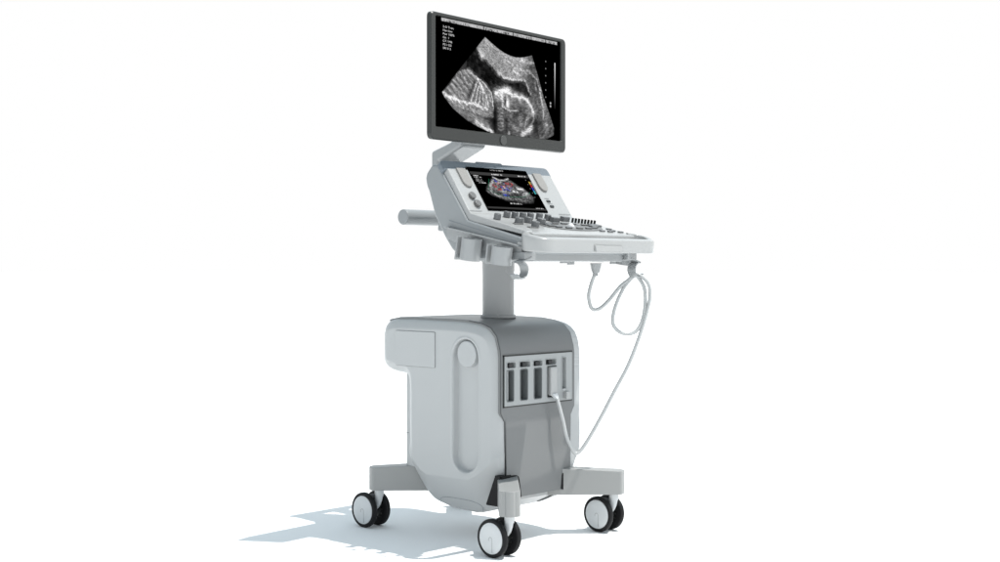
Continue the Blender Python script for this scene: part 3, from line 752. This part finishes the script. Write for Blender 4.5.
    for k in range(11):
        img = np.maximum(img, .60*G_(np.hypot((U-59.9), V-(8.1+2.59*k)), .17))
    bar = (np.abs(U-65.4) < .30) & (V > 8) & (V < 24.8)
    img = np.where(bar, np.clip(1-(V-8)/17, 0, 1)**1.5*.85+.01, img)
    for vv in (23.0, 24.1): img = np.maximum(img, .9*G_(np.hypot((U-62.8), V-vv), .30))
    return np.stack([img, img, img*1.01], -1)
def small_picture(W, H, nu, nv):
    U, V = np.meshgrid(np.linspace(0, W, nu), np.linspace(0, H, nv))
    fan = [(10.4, 3.6), (13, 4.6), (15.5, 4.7), (18.1, 3.8), (19.3, 4.6), (22.7, 7.4), (25.3, 9.9), (27.2, 12), (25, 15), (19, 15.5), (11, 14.5), (5, 12.4), (2.8, 10.4), (4.5, 8)]
    F = ins(U, V, fan); sp_ = vnoise(U, V, 3.4, 11); mid = vnoise(U, V, 1.2, 12)
    big = vnoise(U, V, .35, 14)
    dx, dy = U-14.5, V+7; rad = np.hypot(dx, dy); ang = np.arctan2(dx, dy)
    g = np.clip((vnoise(ang*38, rad*3.6, 1.0, 15)*.6+vnoise(U, V, 4.5, 16)*.4-.5)*2.2+.5, 0, 1)
    img = (.015+.17*mid*(.4+big)+.05*big)*(.25+1.6*g)*sstep(0, 1.4, F)*(1-.55*sstep(10.5, 15, V))
    img += .75*G_(pline(U, V, [(10.6, 3.9), (13, 5), (15.5, 5), (18, 4.1)]), .30)*(.3+.8*g)
    for a, b, s_, w_ in (((20.3, 8.3), (22.6, 8.6), .9, .5), ((17.4, 9.7), (19.2, 9.9), .75, .45), ((9.5, 5.4), (6.8, 8), .35, .5), ((7, 11.6), (9, 12.2), .4, .5), ((13.6, 13), (23, 13.6), .13, .5), ((21.6, 11), (23.6, 10.2), .3, .6), ((11, 9.6), (16, 10.4), .2, .5), ((23, 8.4), (25, 10.6), .2, .5), ((10.6, 6.4), (13.4, 5.9), .25, .4)):
        img += s_*G_(seg(U, V, a, b), w_)*(.15+1.3*g)
    c = np.stack([img, img*1.01, img*1.02], -1)
    def add(col, d, w_, s_=1.0):
        k = (np.clip(G_(d, w_)*s_, 0, 1))[..., None]; c[...] = c*(1-k)+np.array(col)*k
    wb = vnoise(U, V, 1.9, 21); Uw, Vw = U+.9*(vnoise(U, V, 1.6, 22)-.5), V+.9*(vnoise(U, V, 1.6, 23)-.5)
    for a, b, w_ in (((8.6, 7.0), (10, 8.8), .5), ((11.6, 6.6), (13.2, 8.2), .5), ((15.6, 6.4), (18.4, 6.3), .45), ((17.2, 7.8), (18.6, 6.8), .4), ((13.4, 8.6), (14.4, 7.4), .35), ((9.6, 9), (11.4, 9.2), .3), ((16, 8), (16.6, 7.2), .3)):
        add((.42, .035, .045), seg(Uw, Vw, a, b), w_, .95*sstep(.28, .5, wb))
    for a, b, w_ in (((10.0, 5.4), (11.2, 5.6), .4), ((12.2, 7.9), (12.9, 9), .5), ((14.6, 8.7), (15.9, 8.9), .55), ((11.6, 11.5), (13.2, 11.6), .5), ((16.4, 7.6), (17, 8.2), .3), ((13.8, 6.6), (14.4, 7), .3)):
        add((.04, .055, .5), seg(Uw, Vw, a, b), w_, .95*sstep(.25, .5, wb))
    add((.9, .85, .8), seg(Uw, Vw, (13.6, 8), (14, 8.2)), .35, .9)
    add((.03, .35, .18), pline(U, V, [(8, 4.8), (4.9, 9.6), (8.3, 11.2), (13.4, 12.3), (21.4, 12), (26, 9.8)]), .09, .45)
    for (v0, v1), col in (((4.8, 6.0), (.85, .62, .12)), ((6, 7.4), (.75, .06, .05)), ((7.4, 8.8), (.05, .08, .7)), ((8.8, 10.3), (.1, .6, .65))):
        b = (V > v0) & (V < v1) & (np.abs(U-28.6) < .36); c[b] = np.array(col)*.7
    b = (V > 4.8) & (V < 10.3) & (np.abs(U-29.6) < .12); c[b] = (.5, .5, .5)
    for v0, v1, s_ in ((1.9, 3.2, .05), (16.9, 17.6, .045)):
        b = (V > v0) & (V < v1); c[b] = np.maximum(c[b], s_)
    tn = vnoise(U*2.2, V, 2.6, 20)
    for u0, u1, v0, v1, s_ in ((11, 17.5, .5, .95, .35), (10.4, 16.2, 2.3, 2.8, .8), (24, 28.4, 2.3, 2.8, .7), (12.4, 18.4, 14.9, 15.4, .7), (1, 3.5, 3.4, 3.8, .8), (1, 4.6, 4.1, 4.5, .6), (1.2, 4.2, 4.9, 5.3, .6), (1, 4.8, 5.7, 6.1, .5), (1.6, 5.4, 6.5, 6.9, .6), (24.5, 28.4, 16.6, 17, .6)):
        b = (U > u0) & (U < u1) & (V > v0) & (V < v1); k = sstep(.38, .6, tn)*s_
        c[b] = np.maximum(c[b], k[b][..., None])
    for k in range(5): add((.5, .5, .5), np.hypot(U-27.2, V-(4.2+1.9*k)), .12)
    return np.clip(c, 0, 1)
def screen(name, pos, pix, W, H, parent):
    nv, nu = pix.shape[:2]; V = []; 
    for j in range(nv):
        for i in range(nu): V.append(pos(W*i/(nu-1), H*j/(nv-1)))
    F = [(j*nu+i, (j+1)*nu+i, (j+1)*nu+i+1, j*nu+i+1) for j in range(nv-1) for i in range(nu-1)]
    me = bpy.data.meshes.new(name); me.from_pydata(V, [], F); me.update()
    at = me.attributes.new('pixels', 'FLOAT_COLOR', 'POINT')
    buf = np.ones((nv*nu, 4), np.float32); buf[:, :3] = pix.reshape(-1, 3); at.data.foreach_set('color', buf.ravel())
    me.materials.append(M['screen'])
    o = bpy.data.objects.new(name, me); COL.objects.link(o); o.parent = parent; return o
big = big_picture(68.8, 36.4, 520, 276)
screen('lit_picture', lambda a, b: tuple(mp(-.344+a/100, 1.759-b/100, -.005)), big, 68.8, 36.4, mon)
sm = small_picture(30.0, 18.2, 240, 146)
screen('lit_picture', lambda a, b: tuple(sp3(-.166+a/100, .195-b/100, .0084)), sm, 30.0, 18.2, ts)

def text(body, size, origin, ex, ey, parent, m, name='screen_text', bold=.0):
    cu = bpy.data.curves.new('t', 'FONT'); cu.body = body; cu.size = size; cu.offset = bold
    to = bpy.data.objects.new('t', cu); COL.objects.link(to)
    dg = bpy.context.evaluated_depsgraph_get(); me = bpy.data.meshes.new_from_object(to.evaluated_get(dg))
    bpy.data.objects.remove(to)
    mt = Matrix((( ex.x, ey.x, 0, origin.x), (ex.y, ey.y, 0, origin.y), (ex.z, ey.z, 0, origin.z), (0, 0, 0, 1)))
    for v in me.vertices: v.co = mt @ v.co
    me.materials.clear(); me.materials.append(m); me.name = name
    o = bpy.data.objects.new(name, me); COL.objects.link(o); o.parent = parent; return o
for k, ln in enumerate(['2-D Tran.', 'Har-low', 'Pwr 100%', 'Gn  1', 'C7 / M6', 'P3 / G3', 'SRI II 3']):
    text(ln, .0098, mp(-.344+.0365, 1.759-.0335-.0118*k, -.0045), MU*1.45, Vector((0, 0, 1)), mon, M['text'])

# ------------------------------------------------------------------ the probe lead: a thing of its own
T = bpy.data.objects.new('probe_cable', None); COL.objects.link(T); T.location = (.053, -.25, .53); T.empty_display_size = .05
T['label'] = 'thin pale grey cable with connector plug, looped over the hook under the console'; T['category'] = 'cable'
OFF = -Vector(T.location)
def lk(name, bm, m, **k):
    bmesh.ops.translate(bm, vec=OFF, verts=bm.verts); return frombm(name, bm, m, T, **k)
bm = bmesh.new(); box(bm, (.0525, -.2515, .5385), (.034, .028, .099))
pg = lk('connector_plug', bm, M['white'], bevel=.005)
bm = bmesh.new(); sec = roundpoly([(-.013, -.011), (.013, -.011), (.013, .011), (-.013, .011)], .004, 3)
sweep(bm, [Vector((.053, -.259, .496)), Vector((.055, -.266, .487)), Vector((.0595, -.272, .476))], lambda i: [(a*(1, .75, .32)[i], b*(1, .8, .42)[i]) for a, b in sec], [(Vector((1, 0, 0)), Vector((0, 1, 0)))]*3)
lk('strain_relief', bm, M['hub'], smooth=40)
c1 = [(.0595, -.272, .478), (.0645, -.280, .443), (.077, -.284, .398), (.089, -.286, .353), (.104, -.291, .318), (.1265, -.300, .286), (.154, -.318, .316), (.198, -.349, .404), (.236, -.38, .496), (.275, -.412, .589), (.307, -.438, .693), (.329, -.456, .787), (.335, -.461, .832), (.327, -.458, .874), (.308, -.432, .902)]
lp = [(.295, -.418, .896), (.262, -.402, .857), (.238, -.385, .795), (.231, -.378, .739), (.247, -.389, .708), (.272, -.409, .697), (.299, -.428, .707), (.318, -.441, .745), (.326, -.447, .805), (.322, -.444, .86), (.308, -.424, .897)]
c2 = [(.296, -.416, .899), (.279, -.410, .885), (.252, -.393, .861), (.22, -.367, .812), (.193, -.345, .784), (.174, -.330, .788), (.167, -.323, .828), (.173, -.329, .870), (.183, -.337, .905)]
bm = bmesh.new(); tube(bm, c1+lp+c2, .0065, n=12, k=8)
lk('cable', bm, M['cable'])
bm = bmesh.new(); cyl(bm, (.186, -.339, .926), .0125, .034, (0, 0, 1), r2=.0205, n=32); cyl(bm, (.185, -.338, .905), .0095, .014, n=24)
pr = lk('probe', bm, M['rail'], bevel=.0015, seg=2)
